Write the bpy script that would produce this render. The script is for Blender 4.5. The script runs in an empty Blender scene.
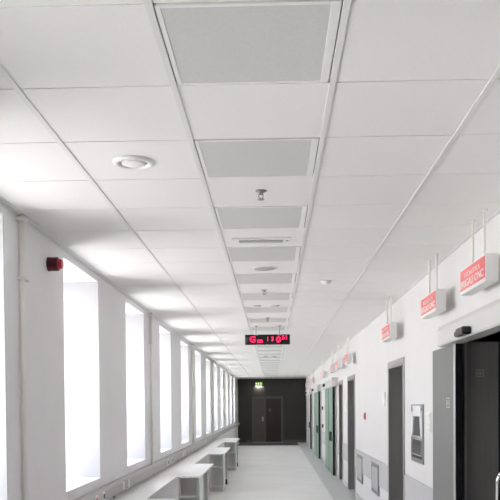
import bpy, bmesh, math, random
from mathutils import Vector, Matrix
random.seed(7)
SC = bpy.context.scene
COL = SC.collection
EYE = 1.62
CEIL = 2.836
XL, XR = -1.60, 1.44          # inner faces of the long walls
YB, YE = -4.0, 34.7           # back and far end
# ------------------------------------------------------------------ camera
yaw, pitch, roll = .0306785, -.0242071, .00810607
R0 = Vector((math.cos(yaw), math.sin(yaw), 0)); F0 = Vector((-math.sin(yaw), math.cos(yaw), 0)); Z = Vector((0, 0, 1))
F = F0*math.cos(pitch) + Z*math.sin(pitch); U = -F0*math.sin(pitch) + Z*math.cos(pitch)
right = R0*math.cos(roll) - U*math.sin(roll); up = R0*math.sin(roll) + U*math.cos(roll)
cam = bpy.data.objects.new('camera', bpy.data.cameras.new('camera')); COL.objects.link(cam)
cam.matrix_world = Matrix(((right.x, up.x, -F.x, 0), (right.y, up.y, -F.y, 0), (right.z, up.z, -F.z, EYE), (0, 0, 0, 1)))
cam.data.sensor_width = 36; cam.data.lens = 776.722*36/500
cam.data.shift_y = (425.05-250)/500
cam.data.clip_start = .05; cam.data.clip_end = 200
SC.camera = cam
# ------------------------------------------------------------------ world, sun, portals, exposure
SC.view_settings.view_transform = 'Standard'; SC.view_settings.look = 'None'
SC.view_settings.gamma = 1; SC.view_settings.use_curve_mapping = False
SC.view_settings.exposure = 0.42
W = bpy.data.worlds.new('bright_haze'); SC.world = W; W.use_nodes = True
nt = W.node_tree; nt.nodes.clear()
tc = nt.nodes.new('ShaderNodeTexCoord'); sp = nt.nodes.new('ShaderNodeSeparateXYZ'); nt.links.new(tc.outputs['Generated'], sp.inputs[0])
cr = nt.nodes.new('ShaderNodeValToRGB'); mp = nt.nodes.new('ShaderNodeMapRange')
mp.inputs['From Min'].default_value = -1; mp.inputs['From Max'].default_value = 1
nt.links.new(sp.outputs['Z'], mp.inputs['Value']); nt.links.new(mp.outputs[0], cr.inputs[0])
els = cr.color_ramp.elements
els[0].position = .10; els[0].color = (.25, .245, .24, 1)
els[1].position = .70; els[1].color = (.66, .69, .76, 1)
e = els.new(.34); e.color = (1.15, 1.13, 1.10, 1)
e = els.new(.50); e.color = (1.0, .99, .99, 1)
bg = nt.nodes.new('ShaderNodeBackground'); bg.inputs['Strength'].default_value = 13
nt.links.new(cr.outputs[0], bg.inputs['Color'])
wo = nt.nodes.new('ShaderNodeOutputWorld'); nt.links.new(bg.outputs[0], wo.inputs[0])
sun = bpy.data.objects.new('sun', bpy.data.lights.new('sun', 'SUN')); COL.objects.link(sun)
sun.data.energy = 1.5; sun.data.angle = math.radians(3); sun.data.color = (1, .97, .93)
sd = Vector((.30, .42, -.86)).normalized()
sun.rotation_euler = sd.to_track_quat('-Z', 'Y').to_euler()
WIN = [.9+2.5*k for k in range(0, 13)]         # near edge of each window, 1.2 m wide
WW, WZ0, WZ1, WD = 1.2, .965, 2.77, .70
GM = .20                                        # frame margin round the unseen glass, widened to dim the jambs
for y in WIN:
    a = bpy.data.lights.new('window_portal', 'AREA'); a.shape = 'RECTANGLE'; a.size = WZ1-WZ0-2*GM; a.size_y = WW-2*GM
    a.cycles.is_portal = True
    o = bpy.data.objects.new('window_portal', a); COL.objects.link(o)
    o.location = (XL-WD-.12, y+WW/2, (WZ0+WZ1)/2); o.rotation_euler = (0, -math.pi/2, 0)
SC.cycles.max_bounces = 16; SC.cycles.diffuse_bounces = 8; SC.cycles.glossy_bounces = 6
SC.cycles.sample_clamp_indirect = 8

# ------------------------------------------------------------------ helpers
def mat(name, col, rough=.5, metal=0, var=0, scale=40, stretch=None, bump=0, emit=0, spec=.5):
    m = bpy.data.materials.new(name); m.use_nodes = True
    n = m.node_tree; b = n.nodes['Principled BSDF']
    c = (*col, 1) if len(col) == 3 else col
    b.inputs['Base Color'].default_value = c; b.inputs['Roughness'].default_value = rough
    b.inputs['Metallic'].default_value = metal; b.inputs['Specular IOR Level'].default_value = spec
    if emit:
        b.inputs['Emission Color'].default_value = c; b.inputs['Emission Strength'].default_value = emit
    if var or bump:
        t = n.nodes.new('ShaderNodeTexCoord'); g = n.nodes.new('ShaderNodeNewGeometry'); mpp = n.nodes.new('ShaderNodeMapping')
        mpp.inputs['Scale'].default_value = stretch or (1, 1, 1)
        ns = n.nodes.new('ShaderNodeTexNoise'); ns.inputs['Scale'].default_value = scale; ns.inputs['Detail'].default_value = 4
        n.links.new(g.outputs['Position'], mpp.inputs[0]); n.links.new(mpp.outputs[0], ns.inputs['Vector'])
        if var:
            r = n.nodes.new('ShaderNodeMapRange'); r.inputs['From Min'].default_value = .3; r.inputs['From Max'].default_value = .7
            r.inputs['To Min'].default_value = 1-var; r.inputs['To Max'].default_value = 1+var
            n.links.new(ns.outputs['Fac'], r.inputs['Value'])
            mx = n.nodes.new('ShaderNodeVectorMath'); mx.operation = 'MULTIPLY'; mx.inputs[0].default_value = c[:3]
            n.links.new(r.outputs[0], mx.inputs[1]); n.links.new(mx.outputs[0], b.inputs['Base Color'])
        if bump:
            bp = n.nodes.new('ShaderNodeBump'); bp.inputs['Strength'].default_value = bump; bp.inputs['Distance'].default_value = .002
            n.links.new(ns.outputs['Fac'], bp.inputs['Height']); n.links.new(bp.outputs[0], b.inputs['Normal'])
    return m

M = {}
M['wall'] = mat('white_paint_dimmed', (.70, .69, .685), .55, var=.015, scale=3)  # same white as the piers, darkened to tone down the window-lit wall
M['pier'] = mat('white_paint_lifted', (.83, .82, .83), .6, var=.015, scale=3)  # same white as the walls, lightened to lift piers lit only by bounce
M['tile'] = mat('mineral_fibre_tile', (.80, .79, .775), .9, var=.035, scale=220, bump=.15, spec=.2)
M['tbar'] = mat('white_grid_bar', (.72, .715, .705), .6)
M['void'] = mat('ceiling_void', (.25, .25, .25), .9)
M['frame_white'] = mat('white_enamel', (.79, .785, .775), .45)
M['diffuser'] = mat('prismatic_diffuser', (.60, .60, .585), .7, var=.04, scale=120, spec=.15)
M['plastic'] = mat('white_plastic', (.80, .80, .78), .4)
M['grey_plastic'] = mat('grey_plastic', (.45, .45, .44), .4)
M['beige'] = mat('cream_conduit', (.80, .79, .74), .4)
M['trunk'] = mat('grey_white_trunking', (.45, .445, .445), .5)
M['bench'] = mat('pale_laminate_top', (.82, .81, .80), .3, var=.02, scale=30)
M['carcass'] = mat('grey_laminate_carcass', (.74, .73, .72), .5)
M['edge_green'] = mat('pale_green_edging', (.42, .50, .43), .5)
M['leg'] = mat('grey_metal_leg', (.50, .50, .50), .4, .3)
M['black'] = mat('black_rubber', (.015, .015, .016), .6)
M['blackgloss'] = mat('black_gloss_plastic', (.012, .012, .013), .25)
M['steel'] = mat('brushed_steel', (.27, .265, .26), .28, .5, var=.10, scale=6, stretch=(30, 30, .6))
M['steel_light'] = mat('light_steel_trim', (.55, .54, .53), .35, .5)
M['polished'] = mat('polished_steel', (.86, .86, .87), .3, .4)
M['frame_steel'] = mat('grey_frame_steel', (.36, .355, .35), .4, .4)
M['dark_steel'] = mat('dark_brushed_steel', (.30, .29, .28), .34, .45, var=.10, scale=6, stretch=(30, 30, .6))
M['chrome'] = mat('bright_chrome', (.85, .85, .86), .12, 1)
M['leaf_grey'] = mat('grey_door_leaf', (.19, .193, .186), .5, .15, var=.10, scale=6, stretch=(30, 30, .4))
M['leaf_green'] = mat('green_door_leaf', (.20, .315, .235), .45, var=.03, scale=8)
M['leaf_pale'] = mat('pale_door_leaf', (.55, .52, .52), .5)
M['header'] = mat('operator_cover', (.62, .61, .60), .4, .1)
M['bumper'] = mat('grey_wall_board', (.50, .495, .50), .5, var=.02, scale=5)
M['base'] = mat('grey_skirting', (.52, .52, .52), .5)
M['red'] = mat('red_sign_face', (.80, .16, .16), .35)
M['sign_text'] = mat('white_lettering', (.90, .72, .70), .4)
M['alarm_dark'] = mat('dark_red_plastic', (.10, .008, .02), .5)
M['alarm'] = mat('red_plastic', (.55, .03, .06), .3)
M['led'] = mat('red_led', (.9, .008, .075), .5, emit=1.15)
M['endwall'] = mat('dark_grey_end_wall', (.050, .048, .045), .6, var=.10, scale=2)  # dark grey over the whole end wall
M['enddoor'] = mat('dark_brown_door', (.035, .022, .018), .5, var=.1, scale=3)
M['enddoor_grey'] = mat('dark_grey_door', (.11, .098, .085), .5, var=.08, scale=3)
M['endframe'] = mat('dark_door_frame', (.13, .12, .115), .5)
M['exit'] = mat('exit_green', (.16, .30, .04), .5, emit=.4)
M['exit_w'] = mat('exit_white', (.85, .95, .6), .5, emit=.55)
M['mat'] = mat('charcoal_floor_zone', (.07, .07, .07), .9, var=.2, scale=60)  # charcoal tone of the far floor zone
M['dark'] = mat('unlit_room_and_panel_dark', (.05, .05, .055), .7)  # near black standing for missing light in the side room; also cabinet back
M['dimmed_jamb'] = mat('dimmed_white_reveal', (.46, .46, .475), .6, var=.03, scale=2)  # white jambs greyed to hold back the window glare
M['alu'] = mat('window_aluminium', (.75, .75, .75), .4, .2)
M['grille'] = mat('grille_grey', (.24, .24, .24), .45, .3)
# window glass: clear pane with a faint reflection
g = bpy.data.materials.new('clear_glass'); g.use_nodes = True; n = g.node_tree; n.nodes.clear()
a = n.nodes.new('ShaderNodeBsdfTransparent'); b = n.nodes.new('ShaderNodeBsdfGlossy'); b.inputs['Roughness'].default_value = .02
mx = n.nodes.new('ShaderNodeMixShader'); mx.inputs[0].default_value = .06; ou = n.nodes.new('ShaderNodeOutputMaterial')
n.links.new(a.outputs[0], mx.inputs[1]); n.links.new(b.outputs[0], mx.inputs[2]); n.links.new(mx.outputs[0], ou.inputs[0]); M['glass'] = g
# floor: pale vinyl field with a darker border along the right wall
m = mat('vinyl_floor', (.80, .795, .785), .38, var=.05, scale=1.3); M['floor'] = m
n = m.node_tree; b = n.nodes['Principled BSDF']; old = b.inputs['Base Color'].links[0].from_socket
geo = n.nodes.new('ShaderNodeNewGeometry'); sx = n.nodes.new('ShaderNodeSeparateXYZ'); n.links.new(geo.outputs['Position'], sx.inputs[0])
gt = n.nodes.new('ShaderNodeMath'); gt.operation = 'GREATER_THAN'; gt.inputs[1].default_value = 1.02; n.links.new(sx.outputs['X'], gt.inputs[0])
mm = n.nodes.new('ShaderNodeMix'); mm.data_type = 'RGBA'; n.links.new(gt.outputs[0], mm.inputs[0]); n.links.new(old, mm.inputs[6])
mm.inputs[7].default_value = (.56, .56, .565, 1); n.links.new(mm.outputs[2], b.inputs['Base Color'])

class MB:
    def __init__(s): s.bm = bmesh.new()
    def box(s, x0, x1, y0, y1, z0, z1, bev=0):
        r = bmesh.ops.create_cube(s.bm, size=1); vs = r['verts']
        for v in vs: v.co = Vector(((x0+x1)/2+v.co.x*(x1-x0), (y0+y1)/2+v.co.y*(y1-y0), (z0+z1)/2+v.co.z*(z1-z0)))
        if bev:
            es = list({e for v in vs for e in v.link_edges})
            bmesh.ops.bevel(s.bm, geom=es, offset=bev, segments=2, affect='EDGES', profile=.5)
        return s
    def cyl(s, p0, p1, r0, r1=None, seg=20, cap=True):
        p0, p1 = Vector(p0), Vector(p1); d = p1-p0
        q = Vector((0, 0, 1)).rotation_difference(d.normalized()).to_matrix().to_4x4()
        mtx = Matrix.Translation((p0+p1)/2) @ q
        bmesh.ops.create_cone(s.bm, cap_ends=cap, segments=seg, radius1=r0, radius2=r0 if r1 is None else r1, depth=d.length, matrix=mtx)
        return s
    def lathe(s, prof, origin, seg=32):            # prof: (r, z) profile around vertical axis
        o = Vector(origin); rings = []
        for r, z in prof:
            if r < 1e-6: rings.append([s.bm.verts.new(o+Vector((0, 0, z)))])
            else: rings.append([s.bm.verts.new(o+Vector((r*math.cos(2*math.pi*k/seg), r*math.sin(2*math.pi*k/seg), z))) for k in range(seg)])
        for A, B in zip(rings, rings[1:]):
            for k in range(seg):
                a0, a1 = A[k % len(A)], A[(k+1) % len(A)]; b0, b1 = B[k % len(B)], B[(k+1) % len(B)]
                vs = []
                for v in (a0, a1, b1, b0):
                    if v not in vs: vs.append(v)
                if len(vs) > 2: s.bm.faces.new(vs)
        return s
    def prism(s, pts, ax, a0, a1):                 # polygon extruded along x, y or z
        def P(p, t):
            return {'x': Vector((t, p[0], p[1])), 'y': Vector((p[0], t, p[1])), 'z': Vector((p[0], p[1], t))}[ax]
        A = [s.bm.verts.new(P(p, a0)) for p in pts]; B = [s.bm.verts.new(P(p, a1)) for p in pts]
        s.bm.faces.new(A); s.bm.faces.new(B[::-1])
        for k in range(len(pts)):
            j = (k+1) % len(pts); s.bm.faces.new([A[k], A[j], B[j], B[k]])
        return s
    def tube(s, pts, r, seg=12):
        for a, b in zip(pts, pts[1:]): s.cyl(a, b, r, seg=seg)
        for p in pts[1:-1]: bmesh.ops.create_icosphere(s.bm, subdivisions=2, radius=r*1.0, matrix=Matrix.Translation(Vector(p)))
        return s
    def ring(s, y0, y1, z0, z1, x0, x1, w):        # rectangular frame in the YZ plane
        s.box(x0, x1, y0, y0+w, z0, z1); s.box(x0, x1, y1-w, y1, z0, z1)
        s.box(x0, x1, y0+w, y1-w, z0, z0+w); s.box(x0, x1, y0+w, y1-w, z1-w, z1); return s
    def build(s, name, m, parent=None, smooth=False, at=None, **k):
        bmesh.ops.recalc_face_normals(s.bm, faces=s.bm.faces)
        loc = Vector(at) if at is not None else None
        me = bpy.data.meshes.new(name)
        off = Vector((0, 0, 0))
        if parent is not None: off = parent.location
        elif loc is not None: off = loc
        elif s.bm.verts:
            c = [v.co for v in s.bm.verts]
            off = Vector(((min(v.x for v in c)+max(v.x for v in c))/2, (min(v.y for v in c)+max(v.y for v in c))/2, min(v.z for v in c)))
        if parent is not None and parent.parent is not None: off = parent.location+parent.parent.location
        bmesh.ops.translate(s.bm, verts=s.bm.verts, vec=-off)
        s.bm.to_mesh(me); s.bm.free(); me.materials.append(M[m])
        if smooth:
            for p in me.polygons: p.use_smooth = True
        o = bpy.data.objects.new(name, me); COL.objects.link(o)
        if parent is not None: o.parent = parent
        else: o.location = off
        for kk, v in k.items(): o[kk] = v
        return o
def struct(name, mb, m, parent=None, **k):
    o = mb.build(name, m, parent)
    if parent is None: o['kind'] = 'structure'
    return o
def thing(name, label, cat, loc, group=None):
    o = bpy.data.objects.new(name, None); COL.objects.link(o); o.location = loc; o.empty_display_size = .1
    o['label'] = label; o['category'] = cat
    if group: o['group'] = group
    return o
def tag(o, label, cat, group=None):
    o['label'] = label; o['category'] = cat
    if group: o['group'] = group
    return o
def dup(root, loc, label):
    r = root.copy(); COL.objects.link(r); r.location = loc; r['label'] = label
    for ch in list(root.children):
        c = ch.copy(); COL.objects.link(c); c.parent = r
        for gch in list(ch.children):
            d = gch.copy(); COL.objects.link(d); d.parent = c
    return r
def text_mesh(name, body, size, mtx, m, parent, extrude=.001, bold=0, sx=1):
    cu = bpy.data.curves.new(name, 'FONT'); cu.body = body; cu.size = size; cu.extrude = extrude; cu.offset = bold
    cu.align_x = 'CENTER'; cu.align_y = 'CENTER'
    t = bpy.data.objects.new(name, cu); COL.objects.link(t)
    dg = bpy.context.evaluated_depsgraph_get(); dg.update()
    me = bpy.data.meshes.new_from_object(t.evaluated_get(dg))
    bpy.data.objects.remove(t); bpy.data.curves.remove(cu)
    for v in me.vertices: v.co.x *= sx
    me.transform(mtx); me.materials.clear(); me.materials.append(M[m])
    o = bpy.data.objects.new(name, me); COL.objects.link(o); o.parent = parent
    return o
ORD = ['first', 'second', 'third', 'fourth', 'fifth', 'sixth', 'seventh', 'eighth', 'ninth', 'tenth', 'eleventh', 'twelfth',
       'thirteenth', 'fourteenth', 'fifteenth', 'sixteenth', 'seventeenth', 'eighteenth', 'nineteenth', 'twentieth', 'twenty-first',
       'twenty-second', 'twenty-third', 'twenty-fourth', 'twenty-fifth', 'twenty-sixth', 'twenty-seventh', 'twenty-eighth']

# ------------------------------------------------------------------ floor, walls
struct('floor', MB().box(XL-.02, XR+.23, YB, YE, -.1, 0), 'floor')
w = MB(); y = YB
for wy in WIN:
    w.box(XL-WD-.1, XL, y, wy, 0, CEIL+.1); w.box(XL-WD-.1, XL, wy, wy+WW, 0, WZ0); w.box(XL-WD-.1, XL, wy, wy+WW, WZ1, CEIL+.1); y = wy+WW
w.box(XL-WD-.1, XL, y, YE, 0, CEIL+.1)
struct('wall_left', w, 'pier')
# openings in the right wall: (near edge, far edge, height)
OPEN = [(4.20, 5.90, 2.09), (8.65, 9.72, 2.08), (13.85, 15.05, 2.10), (16.30, 17.05, 2.08), (18.05, 20.45, 2.08), (23.75, 26.1, 2.08), (29.2, 31.4, 2.08)]
WT = .23
w = MB(); y = YB
for a, b, h in OPEN[:4]:
    w.box(XR, XR+WT, y, a, 0, CEIL+.1); w.box(XR, XR+WT, a, b, h, CEIL+.1); y = b
w.box(XR, XR+WT, y, YE, 0, CEIL+.1)
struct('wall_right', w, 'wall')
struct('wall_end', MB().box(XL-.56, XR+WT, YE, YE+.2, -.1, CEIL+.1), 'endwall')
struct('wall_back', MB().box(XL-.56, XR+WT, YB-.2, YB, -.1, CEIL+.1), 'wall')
# the unlit room behind the near doorway, its shade put into the dark colour
X1 = XR+WT
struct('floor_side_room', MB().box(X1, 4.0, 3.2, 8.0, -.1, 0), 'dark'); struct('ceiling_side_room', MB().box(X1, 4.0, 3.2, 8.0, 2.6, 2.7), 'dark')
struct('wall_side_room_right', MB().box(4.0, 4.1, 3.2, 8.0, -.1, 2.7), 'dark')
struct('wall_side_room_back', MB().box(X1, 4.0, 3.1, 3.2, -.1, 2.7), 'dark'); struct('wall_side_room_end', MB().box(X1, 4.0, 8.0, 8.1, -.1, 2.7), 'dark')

# ------------------------------------------------------------------ ceiling: tiles, grid and void above
COLX = [-1.569, -.969, -.369, .231, .831, 1.431]
ROW0 = 2.966
rows = []
yy = ROW0
while yy > YB: yy -= .6
r0 = round((yy-ROW0)/.6)
t = MB(); k = r0
while ROW0+.6*k < YE:
    a, b = max(YB, ROW0+.6*k), min(YE, ROW0+.6*(k+1))
    cells = [(XL, COLX[0])]+list(zip(COLX, COLX[1:]))+[(COLX[-1], XR)]
    for (x0, x1) in cells:
        if x1-x0 < .05:
            t.box(x0, x1, a, b, CEIL+.0015, CEIL+.02); continue
        if abs(x0+.369) < .01 and k % 2 == 1 and k > -3 and b-a > .5: continue     # a light panel sits in this cell
        t.box(x0+.004, x1-.004, a+.0035, b-.0035, CEIL+.0015, CEIL+.02)
    k += 1
struct('ceiling', t, 'tile')
g_ = MB()
for x in COLX: g_.box(x-.012, x+.012, YB, YE, CEIL-.003, CEIL+.004, .001)
struct('trim_1', g_, 'tbar')                       # long exposed grid bars
struct('trim_2', MB().box(XL, XR, YB, YE, CEIL+.02, CEIL+.03), 'void')
g_ = MB(); g_.box(XL, XL+.02, YB, YE, CEIL-.010, CEIL+.003); 
struct('trim_3', g_, 'tbar')                       # wall angles

# ------------------------------------------------------------------ windows
for i, wy in enumerate(WIN):
    xo = XL-WD
    f = MB().ring(wy, wy+WW, WZ0, WZ1, xo-.06, xo, GM)
    fr = struct('window_%d' % (i+1), f, 'alu')
    MB().box(xo-.035, xo-.025, wy+GM, wy+WW-GM, WZ0+GM, WZ1-GM).build('pane', 'glass', fr)
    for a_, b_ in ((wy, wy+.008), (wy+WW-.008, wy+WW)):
        MB().box(xo, XL+.001, a_, b_, WZ0+.012, WZ1).build('jamb_dimmer', 'dimmed_jamb', fr)  # added panels, grey so the daylit jambs come out dimmer
    MB().box(xo, XL+.012, wy, wy+WW, WZ0, WZ0+.012, .003).build('window_sill', 'frame_white', fr)

# ------------------------------------------------------------------ right wall: skirting and wall board between the doors
def gaps(a, b, cuts):
    out = []; y = a
    for c0, c1 in cuts:
        if c0 > y: out.append((y, min(c0, b)))
        y = max(y, c1)
    if y < b: out.append((y, b))
    return out
cuts = [(a-.1, b+.1) for a, b, h in OPEN]; cuts[0] = (4.0, 6.72)
s_ = MB()
for a, b in gaps(YB, YE, cuts): s_.box(XR-.012, XR, a, b, 0, .09)
struct('baseboard_right', s_, 'base')
n_ = 4
for a, b in gaps(YB, YE, cuts):
    if b-a < .1: continue
    struct('trim_%d' % n_, MB().box(XR-.012, XR, a, b, .515, .86, .004), 'bumper'); n_ += 1
s_ = MB().box(XL, XL+.012, YB, YE, 0, .09); struct('baseboard_left', s_, 'base')
s_ = MB(); s_.box(XL+.4, -1.0, YE-.012, YE, 0, .1); s_.box(.45, XR-.02, YE-.012, YE, 0, .1); struct('baseboard_end', s_, 'endframe')

# ------------------------------------------------------------------ lift and swing doorways with deep steel reveals
def steel_door(nm, a, b, h, leafmat='dark_steel'):
    f = MB(); w = .07; p = XR-.012
    f.box(p, XR+.002, a-w, a+.003, 0, h+w); f.box(p, XR+.002, b-.003, b+w, 0, h+w); f.box(p, XR+.002, a, b, h-.003, h+w)
    d = struct(nm, f, 'frame_steel')
    l = MB(); l.box(XR-.01, XR+WT-.02, a, a+.015, 0, h); l.box(XR-.01, XR+WT-.02, b-.015, b, 0, h); l.box(XR-.01, XR+WT-.02, a+.015, b-.015, h-.015, h)
    l.build('reveal', 'steel', d)
    mid = (a+b)/2
    MB().box(XR+WT-.05, XR+WT-.01, a+.015, mid-.003, 0, h-.015).build('door_leaf', leafmat, d)
    MB().box(XR+WT-.05, XR+WT-.01, mid+.003, b-.015, 0, h-.015).build('door_leaf', leafmat, d)
    return d
steel_door('door_2', *OPEN[1]); steel_door('door_3', *OPEN[2]); steel_door('door_4', *OPEN[3])

# near sliding door, parked open over the wall, with its operator header
f = MB(); a, b, h = OPEN[0]
f.box(XR-.006, XR+WT+.02, b-.002, b+.035, 0, h+.03); f.box(XR-.006, XR+WT+.02, a-.035, a+.002, 0, h+.03); f.box(XR-.006, XR+WT+.02, a, b, h, h+.03)
d = struct('door_1', f, 'dark_steel')
MB().box(XR-.006, XR+.012, b-.016, b-.002, 0, h).build('frame_edge', 'steel_light', d, label='bright steel edge of the doorway frame')
lf = MB().box(1.355, 1.405, 5.89, 6.67, .01, 2.075, .003).build('door_leaf', 'leaf_grey', d)
MB().box(1.351, 1.3575, 5.835, 5.89, .01, 2.075, .002).build('edge_strip', 'steel_light', lf)
MB().box(1.3575, 1.407, 5.837, 5.89, .01, 2.075).build('leaf_edge', 'blackgloss', lf)
hd = MB().prism([(1.30, 2.075), (1.30, 2.20), (1.315, 2.235), (XR-.001, 2.235), (XR-.001, 2.11), (1.415, 2.075)], 'y', 3.6, 6.20).build('operator_header', 'header', d)
MB().box(1.2985, 1.3015, 3.6, 6.20, 2.078, 2.088).build('header_lip', 'grey_plastic', hd)
sn = MB().box(1.235, 1.299, 5.14, 5.33, 2.083, 2.135, .012)
sn.box(1.255, 1.299, 5.30, 5.46, 2.086, 2.128, .012); sn.build('motion_sensor', 'blackgloss', d)
sg = MB().ring(0, 1, 0, 1, 0, 1, .1); sg.bm.free()
sg = MB()                                            # small square symbol on the far jamb: outlined square with figures
for x0, x1, z0, z1 in [(1.525, 1.580, 1.878, 1.883), (1.525, 1.580, 1.827, 1.832), (1.525, 1.530, 1.827, 1.883), (1.575, 1.580, 1.827, 1.883),
                       (1.541, 1.546, 1.84, 1.868), (1.556, 1.561, 1.84, 1.868), (1.541, 1.561, 1.852, 1.857)]:
    sg.box(x0, x1, b-.005, b-.0015, z0, z1)
sg.build('jamb_symbol', 'steel_light', d)
sg = MB()                                            # faint symbol on the parked leaf
for y0, y1, z0, z1 in [(6.03, 6.14, 1.668, 1.674), (6.03, 6.14, 1.596, 1.602), (6.03, 6.04, 1.596, 1.674), (6.13, 6.14, 1.596, 1.674), (6.07, 6.08, 1.615, 1.655), (6.10, 6.11, 1.615, 1.655)]:
    sg.box(1.3535, 1.356, y0, y1, z0, z1)
sg.build('leaf_symbol', 'steel_light', lf)

# far sliding doors: closed pairs of leaves standing proud of the wall
def sliding(nm, a, b, h0, h1, lm, over):
    f = MB(); A, B, H = a+.12, b-.12, 2.08
    f.box(XR-.03, XR-.001, A-.32, A+.002, 0, H+.06); f.box(XR-.03, XR-.001, B-.002, B+.22, 0, H+.06)
    d = struct(nm, f, 'steel_light'); mid = (a+b)/2
    for p, q in ((a, mid-.006), (mid+.006, b)):
        l = MB().box(1.355, 1.395, p+.04, q, .01, h0+.01, .003).build('door_leaf', lm, d)
        MB().box(1.353, 1.397, p, p+.04, .01, h0+.01).build('leaf_edge', 'blackgloss', l)
        if p == a: MB().box(1.345, 1.357, p+.30, p+1.05, .78, 1.0, .004).build('push_plate', 'blackgloss', l)
    hd = MB().prism([(1.30, h0), (1.30, h1-.03), (1.315, h1), (XR-.001, h1), (XR-.001, h0)], 'y', a-over, b+over).build('operator_header', 'header', d)
    MB().box(1.25, 1.302, (a+b)/2+.5, (a+b)/2+.75, h0+.05, h0+.12, .012).build('motion_sensor', 'blackgloss', d)
    return d
sliding('door_5', 17.9, 20.55, 2.05, 2.25, 'leaf_green', .45)
sliding('door_6', 23.55, 26.2, 2.05, 2.25, 'leaf_green', .45)
sliding('door_7', 29.0, 31.5, 2.05, 2.25, 'leaf_pale', .40)
# far end double door
f = MB(); f.box(-.97, -.88, YE-.05, YE, 0, 2.05); f.box(.33, .42, YE-.05, YE, 0, 2.05); f.box(-.88, .33, YE-.05, YE, 1.95, 2.05)
d = struct('door_8', f, 'endframe')
l = MB().box(-.88, -.42, YE-.03, YE-.002, .02, 1.95).build('door_leaf', 'enddoor_grey', d)
MB().box(-.52, -.46, YE-.045, YE-.03, .95, 1.15).build('door_handle', 'steel_light', l)
MB().box(-.42, -.36, YE-.055, YE-.002, .02, 1.95).build('leaf_stile', 'endframe', d)
l = MB().box(-.36, .33, YE-.03, YE-.002, .02, 1.95).build('door_leaf', 'enddoor', d)
MB().box(-.22, -.12, YE-.034, YE-.03, 1.38, 1.52).build('notice', 'endframe', l)
MB().box(-.97, .42, YE-.25, YE-.05, 0, .02).build('threshold', 'trunk', d)

mt = MB().box(-1.5, 1.02, 31.9, 34.35, 0, .012, .004).build('dark_floor_zone', 'mat'); tag(mt, 'dark floor zone across the corridor before the end door', 'mat')  # darker stretch of floor, drawn as a thin slab
# ------------------------------------------------------------------ ceiling lights (switched off)
proto = None
for i in range(27):
    y0 = ROW0-.6+1.2*i
    loc = (-.069, y0+.3, CEIL)
    if y0+.6 > YE: break
    lab = 'unlit square grey ceiling light panel, %s from the camera in the middle strip' % ORD[i]
    if proto is None:
        proto = thing('ceiling_light', lab, 'ceiling light', loc, 'ceiling light panels in the middle strip')
        f = MB(); x0, x1, a, b = -.353, .215, y0+.006, y0+.594
        z0, z1 = CEIL-.0012, CEIL+.015
        f.box(x0, x0+.016, a, b, z0, z1); f.box(x1-.032, x1, a, b, z0, z1, .002)
        f.box(x0+.016, x1-.032, a, a+.018, z0, z1, .002); f.box(x0+.016, x1-.032, b-.018, b, z0, z1, .002)
        f.build('frame', 'frame_white', proto)
        MB().box(x0+.010, x1-.02, a+.012, b-.012, CEIL+.0005, CEIL+.016).build('diffuser', 'diffuser', proto)
    else: dup(proto, loc, lab)

# round air valve
p = thing('air_valve', 'round white air valve in the ceiling left of the light panels', 'air vent', (-.686, 3.87, CEIL))
MB().lathe([(.070, -.001), (.074, -.010), (.088, -.014), (.102, -.007), (.106, .001)], (-.686, 3.87, CEIL), 40).build('rim', 'frame_white', p, True)
MB().lathe([(0, -.012), (.05, -.012), (.059, -.008), (.059, -.002), (0, -.002)], (-.686, 3.87, CEIL), 40).build('disc', 'plastic', p, True)
MB().lathe([(.069, -.0005), (.069, .0008), (.03, .0008), (.03, -.006)], (-.686, 3.87, CEIL), 40).build('throat', 'grey_plastic', p)
# sprinklers
sp0 = None
for (x, y, lab) in [(-.063, 4.42, 'small brass sprinkler head hanging between the second and third light panels'),
                    (-.09, 8.17, 'small sprinkler head on the ceiling beyond the round speaker'),
                    (-.075, 10.75, 'small sprinkler head on the ceiling just before the red clock')]:
    if sp0 is None:
        sp0 = thing('sprinkler_head', lab, 'sprinkler', (x, y, CEIL), 'ceiling sprinklers')
        MB().lathe([(0, -.003), (.030, -.004), (.033, 0), (0, .001)], (x, y, CEIL), 24).build('escutcheon', 'steel', sp0, True)
        q = MB(); q.cyl((x, y, CEIL-.004), (x, y, CEIL-.022), .009); q.tube([(x-.012, y, CEIL-.018), (x-.013, y, CEIL-.034), (x, y, CEIL-.046)], .003)
        q.tube([(x+.012, y, CEIL-.018), (x+.013, y, CEIL-.034), (x, y, CEIL-.046)], .003); q.build('frame', 'dark_steel', sp0)
        MB().lathe([(0, -.046), (.019, -.047), (.019, -.050), (0, -.051)], (x, y, CEIL), 20).build('deflector', 'steel', sp0)
    else: dup(sp0, (x, y, CEIL), lab)
# slim emergency light bar
p = thing('emergency_light', 'slim white emergency light bar set in the ceiling tile', 'emergency light', (-.08, 5.71, CEIL))
MB().box(-.295, .13, 5.64, 5.78, CEIL-.008, CEIL+.001, .003).build('plate', 'frame_white', p)
MB().box(-.245, .075, 5.682, 5.738, CEIL-.020, CEIL-.006, .006).build('lens', 'grey_plastic', p)
MB().cyl((.108, 5.71, CEIL-.012), (.108, 5.71, CEIL-.007), .009).build('indicator', 'grey_plastic', p)
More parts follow.
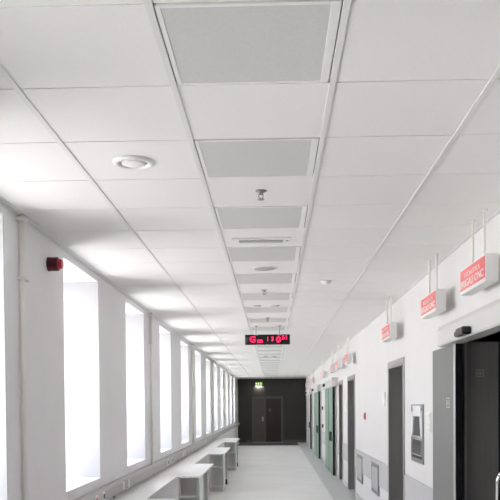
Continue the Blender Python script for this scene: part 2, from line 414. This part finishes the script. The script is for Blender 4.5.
# ceiling speaker, detector, small caps
p = thing('ceiling_speaker', 'flat round ceiling speaker behind the slim light bar', 'speaker', (-.07, 6.88, CEIL))
MB().lathe([(.095, -.006), (.108, -.005), (.112, .001), (.095, .001)], (-.07, 6.88, CEIL), 36).build('rim', 'plastic', p, True)
MB().lathe([(0, -.010), (.06, -.008), (.096, -.004), (.096, 0), (0, 0)], (-.07, 6.88, CEIL), 36).build('mesh_cover', 'trunk', p, True)
p = thing('smoke_detector', 'white domed smoke detector on a tile right of the light strip', 'smoke detector', (.519, 7.63, CEIL))
MB().lathe([(0, -.012), (.052, -.012), (.056, 0), (0, .001)], (.519, 7.63, CEIL), 28).build('base', 'plastic', p, True)
MB().lathe([(0, -.040), (.02, -.038), (.036, -.028), (.040, -.012), (0, -.012)], (.519, 7.63, CEIL), 28).build('chamber', 'plastic', p, True)
dl = None
for x, y, lab in [(-.19, 9.43, 'left small round downlight on the tile before the red clock'), (.03, 9.43, 'right small round downlight on the tile before the red clock'),
                  (-.19, 14.25, 'left small round downlight on the tile beyond the red clock'), (.03, 14.25, 'right small round downlight on the tile beyond the red clock'),
                  (-.19, 19.05, 'left small round downlight far along the ceiling strip'), (.03, 19.05, 'right small round downlight far along the ceiling strip')]:
    if dl is None:
        dl = thing('recessed_downlight', lab, 'downlight', (x, y, CEIL), 'small downlights in the ceiling strip')
        MB().lathe([(.034, -.003), (.046, -.007), (.052, 0), (.034, .001)], (x, y, CEIL), 24).build('bezel', 'chrome', dl, True)
        MB().lathe([(0, -.002), (.035, -.002), (.035, .001), (0, .001)], (x, y, CEIL), 24).build('lamp', 'plastic', dl)
    else: dup(dl, (x, y, CEIL), lab)

# ------------------------------------------------------------------ red LED clock hanging across the corridor
CY = 11.8
p = thing('led_display', 'black hanging display board with red dot lettering across the corridor', 'display', (-.087, CY, 2.55))
x0, x1, z0, z1 = -.427, .254, 2.553, 2.705
MB().box(x0, x1, CY, CY+.06, z0, z1, .006).build('housing', 'blackgloss', p)
for x in (-.26, .095):
    q = MB().cyl((x, CY+.03, z1-.004), (x, CY+.03, CEIL), .007); q.cyl((x, CY+.03, CEIL-.012), (x, CY+.03, CEIL+.001), .022); q.build('hanging_rod', 'grey_plastic', p)
    MB().box(x-.03, x+.03, CY-.004, CY+.064, z1-.012, z1+.004).build('hanger_bracket', 'grey_plastic', p)
def led(txt, cx, cz, size, sx, bold):
    mtx = Matrix.Translation(Vector((x0+cx*(x1-x0), CY-.003, z0+cz*(z1-z0)))-p.location) @ Matrix.Rotation(math.pi/2, 4, 'X')
    text_mesh('lettering', txt, size, mtx, 'led', p, .0015, bold, sx)
led('G', .17, .50, .125, 1.0, .006); led('nn', .335, .38, .085, 1.0, .005); led('1', .505, .52, .10, .8, .001); led('3', .61, .54, .085, 1.0, .003)
led('0', .745, .46, .115, 1.2, .006); led('51', .885, .66, .085, 1.1, .003)

# ------------------------------------------------------------------ exit sign
p = thing('exit_sign', 'lit green exit sign on the dark wall above the end door', 'sign', (-.655, YE, 2.54))
MB().box(-.82, -.49, YE-.06, YE, 2.54, 2.70, .005).build('housing', 'exit', p)
q = MB(); yq = YE-.066                                # running figure, arrow and doorway
q.box(-.79, -.73, yq, yq+.008, 2.60, 2.64); q.prism([(-.80, 2.62), (-.76, 2.585), (-.76, 2.655)], 'y', yq, yq+.008)
q.build('arrow', 'exit_w', p); q = MB()
q.box(-.685, -.655, yq, yq+.008, 2.61, 2.655); q.box(-.69, -.62, yq, yq+.008, 2.63, 2.642); q.box(-.70, -.675, yq, yq+.008, 2.57, 2.615); q.box(-.66, -.635, yq, yq+.008, 2.57, 2.615)
q.cyl((-.662, yq, 2.662), (-.662, yq+.008, 2.662), .011); q.build('running_figure', 'exit_w', p); q = MB(); q.box(-.59, -.53, yq, yq+.008, 2.565, 2.675)
q.build('door_symbol', 'exit_w', p)
la = bpy.data.lights.new('exit_downlight', 'AREA'); la.shape = 'RECTANGLE'; la.size = .26; la.size_y = .04; la.energy = 4.5; la.color = (1, .95, .80)
lo = bpy.data.objects.new('exit_downlight', la); COL.objects.link(lo); lo.parent = p; lo.location = (0, -.045, -.004)

# ------------------------------------------------------------------ hanging red signs along the right wall
SX0, SX1, SZ0, SZ1, SL = 1.285, 1.365, 2.365, 2.535, .62
SIGN = [(5.07, 'red and white hanging sign nearest the camera, above the wide grey doorway'), (6.50, 'second red and white hanging sign from the camera, above the parked grey leaf'),
        (8.95, 'third red hanging sign, above the nearer steel doorway'), (13.9, 'fourth red hanging sign, above the second steel doorway'),
        (15.95, 'fifth red hanging sign, first of the close pair beyond the second steel doorway'), (17.5, 'sixth red hanging sign, second of the close pair beside the nearer green door'),
        (21.1, 'seventh red hanging sign, between the two green doors'), (26.0, 'eighth red hanging sign, above the farther green door'),
        (28.2, 'ninth red hanging sign, just past the farther green door'), (31.0, 'tenth red hanging sign, at the dark end of the corridor')]
s0 = None
for y, lab in SIGN:
    if s0 is None:
        s0 = thing('hanging_sign', lab, 'sign', (1.325, y, SZ0), 'red hanging signs along the right wall')
        MB().box(SX0, SX1, y-SL/2, y+SL/2, SZ0, SZ1, .004).build('sign_box', 'frame_white', s0)
        fc = MB().box(SX0-.003, SX0+.002, y-SL/2+.008, y+SL/2-.008, SZ0+.024, SZ1-.012).build('sign_face', 'red', s0)
        for yy, b_, sz, sx_, bo in ((SZ0+.112, 'SPECIALISTICA', .042, 1.45, 0), (SZ0+.058, 'BRIGALI ONC', .066, 1.40, .0016)):
            mtx = Matrix.Translation(Vector((-(SX1-SX0)/2-.0045, 0, yy-SZ0))) @ Matrix.Rotation(-math.pi/2, 4, 'Z') @ Matrix.Rotation(math.pi/2, 4, 'X')
            text_mesh('lettering', b_, sz, mtx, 'sign_text', fc, .0012, bo, sx_)
        for dy in (-.14, .14):
            q = MB().cyl((1.325, y+dy, SZ1-.003), (1.325, y+dy, CEIL), .0085); q.cyl((1.325, y+dy, CEIL-.008), (1.325, y+dy, CEIL), .02); q.build('hanging_rod', 'beige', s0)
    else: dup(s0, (1.325, y, SZ0), lab)

# ------------------------------------------------------------------ fittings on the right wall
def switch_panel(y0, y1, z0, z1, lab, nb):
    p = thing('switch_panel', lab, 'switch panel', (XR, (y0+y1)/2, z0))
    MB().box(XR-.016, XR, y0, y1, z0, z1, .004).build('plate', 'plastic', p)
    for k in range(nb):
        zc = z0+(k+.5)*(z1-z0)/nb
        MB().box(XR-.023, XR-.014, y0+.03, y1-.03, zc-.014, zc+.014, .003).build('button', 'frame_white', p)
switch_panel(7.13, 7.31, 1.365, 1.548, 'narrow white switch panel beside the parked grey door leaf', 4)
switch_panel(10.02, 10.22, 1.61, 1.79, 'white switch panel just past the nearer steel doorway', 3)
switch_panel(15.4, 15.6, 1.50, 1.72, 'small white switch panel past the second steel doorway', 3)
# recessed steel cabinet
y0, y1, z0, z1 = 7.49, 8.12, 1.045, 1.625
p = thing('steel_wall_cabinet', 'chrome framed wall cabinet with dark panels between doorway and parked leaf', 'cabinet', (XR, (y0+y1)/2, z0))
MB().ring(y0, y1, z0, z1, XR-.014, XR, .04).build('frame', 'steel', p)
MB().box(XR-.006, XR-.001, y0+.04, y1-.04, z0+.04, z1-.04).build('back_panel', 'dark', p)
MB().box(XR-.022, XR-.006, y0+.10, y1-.12, z1-.12, z1-.01, .006).build('hood', 'polished', p)
for a_, b_ in ((y0+.03, y0+.15), (y1-.15, y1-.03)):
    c_ = b_ if a_ < (y0+y1)/2-.1 else a_; e_ = a_ if c_ == b_ else b_
    MB().prism([(e_, z1-.06), (c_, z1-.13), (c_+(e_-c_)*.35, z1-.30), (e_, z1-.33)], 'x', XR-.018, XR-.006).build('side_wing', 'polished', p)
MB().box(XR-.020, XR-.006, y0+.04, y1-.04, z0+.245, z0+.268, .003).build('shelf', 'steel_light', p)
q = MB().box(XR-.012, XR-.006, y0+.08, y1-.08, z0+.075, z0+.235, .002).build('lower_door', 'blackgloss', p)
MB().ring(y0+.075, y1-.075, z0+.07, z0+.24, XR-.016, XR-.010, .012).build('door_rim', 'steel_light', q)
# call point
p = thing('call_point', 'small red call point on the white wall between the steel doorways', 'call point', (XR, 12.28, 1.39))
MB().box(XR-.018, XR, 12.21, 12.35, 1.395, 1.505, .004).build('housing', 'alarm', p)
MB().box(XR-.021, XR-.016, 12.24, 12.32, 1.425, 1.475).build('press_plate', 'alarm_dark', p)
# louvre grilles
def grille(y0, y1, z0, z1, lab):
    p = thing('wall_grille', lab, 'grille', (XR, (y0+y1)/2, z0), 'low louvre grilles on the right wall')
    MB().ring(y0, y1, z0, z1, XR-.022, XR, .04).build('frame', 'grille', p)
    q = MB(); z = z0+.06
    while z < z1-.07:
        q.prism([(XR-.028, z), (XR-.024, z), (XR-.008, z+.022), (XR-.012, z+.022)], 'y', y0+.05, y1-.05); z += .026
    q.box(XR-.012, XR-.006, y0+.05, y1-.05, z0+.05, z1-.05); q.build('louvres', 'trunk', p)
grille(10.65, 11.37, .37, .80, 'grey louvre grille low on the wall, nearer of the two')
grille(12.60, 13.38, .34, .79, 'grey louvre grille low on the wall, farther of the two')
b1 = MB().box(XR-.03, XR, 22.6, 22.85, 1.50, 1.60, .006).build('push_button', 'black'); tag(b1, 'upper small black push button between the green doors', 'button', 'black buttons between the green doors')
b2 = MB().box(XR-.03, XR, 22.6, 22.85, .98, 1.08, .006).build('push_button', 'black'); tag(b2, 'lower small black push button between the green doors', 'button', 'black buttons between the green doors')
# tubular hoop of a trolley standing in the near doorway
p = thing('hand_trolley', 'chrome tube handle of a trolley just inside the near doorway', 'trolley', (1.78, 5.2, 0))
q = MB(); pts = [(1.487, 5.2, .12), (1.487, 5.2, 1.10)]
for k in range(1, 7):
    an = math.pi/2*k/6; pts.append((1.487+.085*(1-math.cos(an)), 5.2, 1.10+.085*math.sin(an)))
for k in range(0, 7):
    an = math.pi/2*(1-k/6); pts.append((2.03+.085*math.cos(an), 5.2, 1.10+.085*math.sin(an)))
pts.append((2.115, 5.2, .12)); q.tube(pts, .016); q.build('push_handle', 'chrome', p, True)
MB().box(1.48, 2.12, 4.25, 5.22, .12, .16, .008).build('deck', 'steel', p)
for cx in (1.53, 2.07):
    for cy in (4.32, 5.15):
        c_ = MB().cyl((cx-.015, cy, .05), (cx+.015, cy, .05), .05); c_.box(cx-.02, cx+.02, cy-.02, cy+.02, .09, .125); c_.build('castor', 'black', p)

# ------------------------------------------------------------------ left wall: trunking, sockets, conduits, sounder
TX = -1.535
p = thing('cable_trunking', 'long grey cable trunking running under all the windows', 'trunking', (XL, 15.5, .77))
MB().prism([(XL+.002, .770), (TX-.012, .770), (TX, .782), (TX, .862), (TX-.018, .886), (XL+.002, .886)], 'y', YB, YE-.01).build('body', 'trunk', p)
MB().box(TX-.004, TX+.004, YB, YE-.01, .795, .852, .002).build('cover_strip', 'trunk', p)
for y in (4.86, 7.5, 9.98, 12.5, 15.1, 17.6, 20.1): MB().cyl((-1.56, y, .732), (-1.56, y, .772), .012).build('drop_stub', 'beige', p)
def socket(y, w, inner, lab):
    p = thing('wall_socket', lab, 'socket', (TX, y, .785), 'sockets on the trunking')
    MB().box(TX, TX+.011, y-w/2, y+w/2, .785, .862, .003).build('plate', 'plastic', p)
    MB().box(TX+.009, TX+.014, y-w/4, y+w/4, .803, .845, .002).build('insert', inner, p)
socket(5.90, .14, 'plastic', 'white socket on the trunking, nearest under the first full window')
socket(6.20, .14, 'plastic', 'white socket on the trunking left of the red one, under the first full window')
socket(6.62, .10, 'alarm', 'red socket on the trunking under the first full window')
socket(6.90, .10, 'black', 'dark socket on the trunking right of the red one')
socket(7.82, .09, 'plastic', 'white socket on the trunking before the second full window, nearer of two')
socket(8.10, .09, 'plastic', 'white socket on the trunking before the second full window, farther of two')
socket(11.15, .12, 'black', 'socket with dark insert under the third full window, nearer of two')
socket(11.55, .12, 'alarm_dark', 'socket with dark red insert under the third full window, farther of two')
socket(13.0, .14, 'plastic', 'white socket on the trunking between third and fourth full windows')
socket(13.3, .14, 'plastic', 'white socket on the trunking just before the fourth full window')
socket(17.4, .14, 'plastic', 'white socket on the trunking between fifth and sixth full windows')
socket(22.4, .14, 'plastic', 'white socket on the trunking just past the seventh full window')
c0 = None
for y, lab in [(4.86, 'cream vertical conduit with ceiling collar, nearest the camera'), (9.98, 'second cream vertical conduit, on the pier after the second full window'),
               (15.1, 'third cream vertical conduit, on the pier after the fourth full window'), (20.1, 'fourth cream vertical conduit, on the pier after the sixth full window'),
               (25.1, 'fifth cream vertical conduit, on the pier after the eighth full window'), (30.2, 'sixth cream vertical conduit, at the far end of the window wall')]:
    if c0 is None:
        c0 = thing('conduit_pipe', lab, 'pipe', (-1.575, y, .888), 'vertical conduits on the window piers')
        q = MB().cyl((-1.575, y, .888), (-1.575, y, CEIL-.002), .017); q.build('pipe', 'beige', c0, True)
        MB().lathe([(.017, 2.79), (.042, 2.795), (.044, 2.815), (.017, 2.818)], (-1.575, y, 0), 24).build('collar', 'beige', c0, True)
        MB().box(XL, -1.55, y-.02, y+.085, 2.425, 2.45, .004).build('pipe_clip', 'plastic', c0)
    else: dup(c0, (-1.575, y, .888), lab)
p = thing('alarm_sounder', 'dark red alarm sounder on the pier beside the first full window', 'alarm', (XL, 5.52, 2.64))
MB().cyl((XL, 5.52, 2.644), (XL+.012, 5.52, 2.644), .05).build('base', 'alarm_dark', p)
q = MB(); q.cyl((XL+.012, 5.52, 2.644), (XL+.075, 5.52, 2.644), .047, .047, 10)
for k in range(4): q.cyl((XL+.02+.015*k, 5.52, 2.644), (XL+.026+.015*k, 5.52, 2.644), .050, .050, 10)
q.build('horn_body', 'alarm_dark', p)
MB().cyl((XL+.075, 5.52, 2.644), (XL+.103, 5.52, 2.644), .040, .030, 16).build('lens', 'alarm', p)

# ------------------------------------------------------------------ wall ledge and projecting desks
q = MB().box(XL, -1.245, 1.0, 21.6, .705, .73, .004).build('ledge', 'bench', tag(thing('wall_ledge', '', '', (XL, 11, .705)), 'long narrow pale worktop ledge under the window trunking', 'worktop'))
led_ = q.parent
yb = 1.0
for yb in (3.0, 8.6, 13.5, 18.3): MB().prism([(XL, .55), (XL, .705), (-1.28, .705), (-1.28, .68)], 'y', yb, yb+.03).build('bracket', 'carcass', led_)
d0 = None; DX0, DX1 = -1.245, -.945
DESK = [(5.35, 'pale desk unit nearest the camera, cut by the bottom of the picture'), (9.95, 'pale desk unit with open shelves, second from the camera'),
        (14.72, 'pale desk unit with open shelves and black foot, third from the camera'), (19.45, 'farthest pale desk unit, near the dark end wall')]
for y, lab in DESK:
    if d0 is None:
        d0 = thing('desk_unit', lab, 'desk', (-1.1, y, 0), 'desk units along the windows')
        MB().box(DX0, DX1, y, y+2.12, .703, .73, .004).build('desk_top', 'bench', d0)
        x0, x1, ya, yb = DX0+.005, DX1-.02, y+.03, y+.58
        c = MB().box(x0, x0+.018, ya, yb, .06, .703).build('side_panel', 'carcass', d0)
        c = MB().box(x1-.022, x1, ya, yb, .06, .703).build('side_panel', 'carcass', d0)
        MB().box(x1-.024, x1+.002, ya-.004, ya+.004, .06, .703).build('edging', 'edge_green', c)
        q = MB()
        for k in range(12): q.cyl((x1-.001, ya+.10, .14+.045*k), (x1+.0015, ya+.10, .14+.045*k), .006, seg=8); q.cyl((x1-.001, yb-.10, .14+.045*k), (x1+.0015, yb-.10, .14+.045*k), .006, seg=8)
        q.build('pin_holes', 'grille', c)
        MB().box(x0+.018, x1-.022, ya+.22, ya+.235, .06, .703).build('back_panel', 'carcass', d0)
        for z in (.075, .445): MB().box(x0+.018, x1-.022, ya+.006, ya+.22, z, z+.018).build('shelf', 'carcass', d0)
        MB().box(x0+.01, x1-.01, ya+.03, yb, 0, .06).build('plinth', 'leg', d0)
        l = MB().box(x1-.055, x1-.01, y+1.35, y+1.41, .12, .703, .004).build('leg', 'leg', d0)
        MB().cyl((x1-.032, y+1.38, 0), (x1-.032, y+1.38, .11), .028, .022).build('foot', 'black', l)
        MB().box(x0, x1-.055, y+1.37, y+1.39, .50, .703).build('modesty_rail', 'carcass', d0)
    else: dup(d0, (-1.1, y, 0), lab)
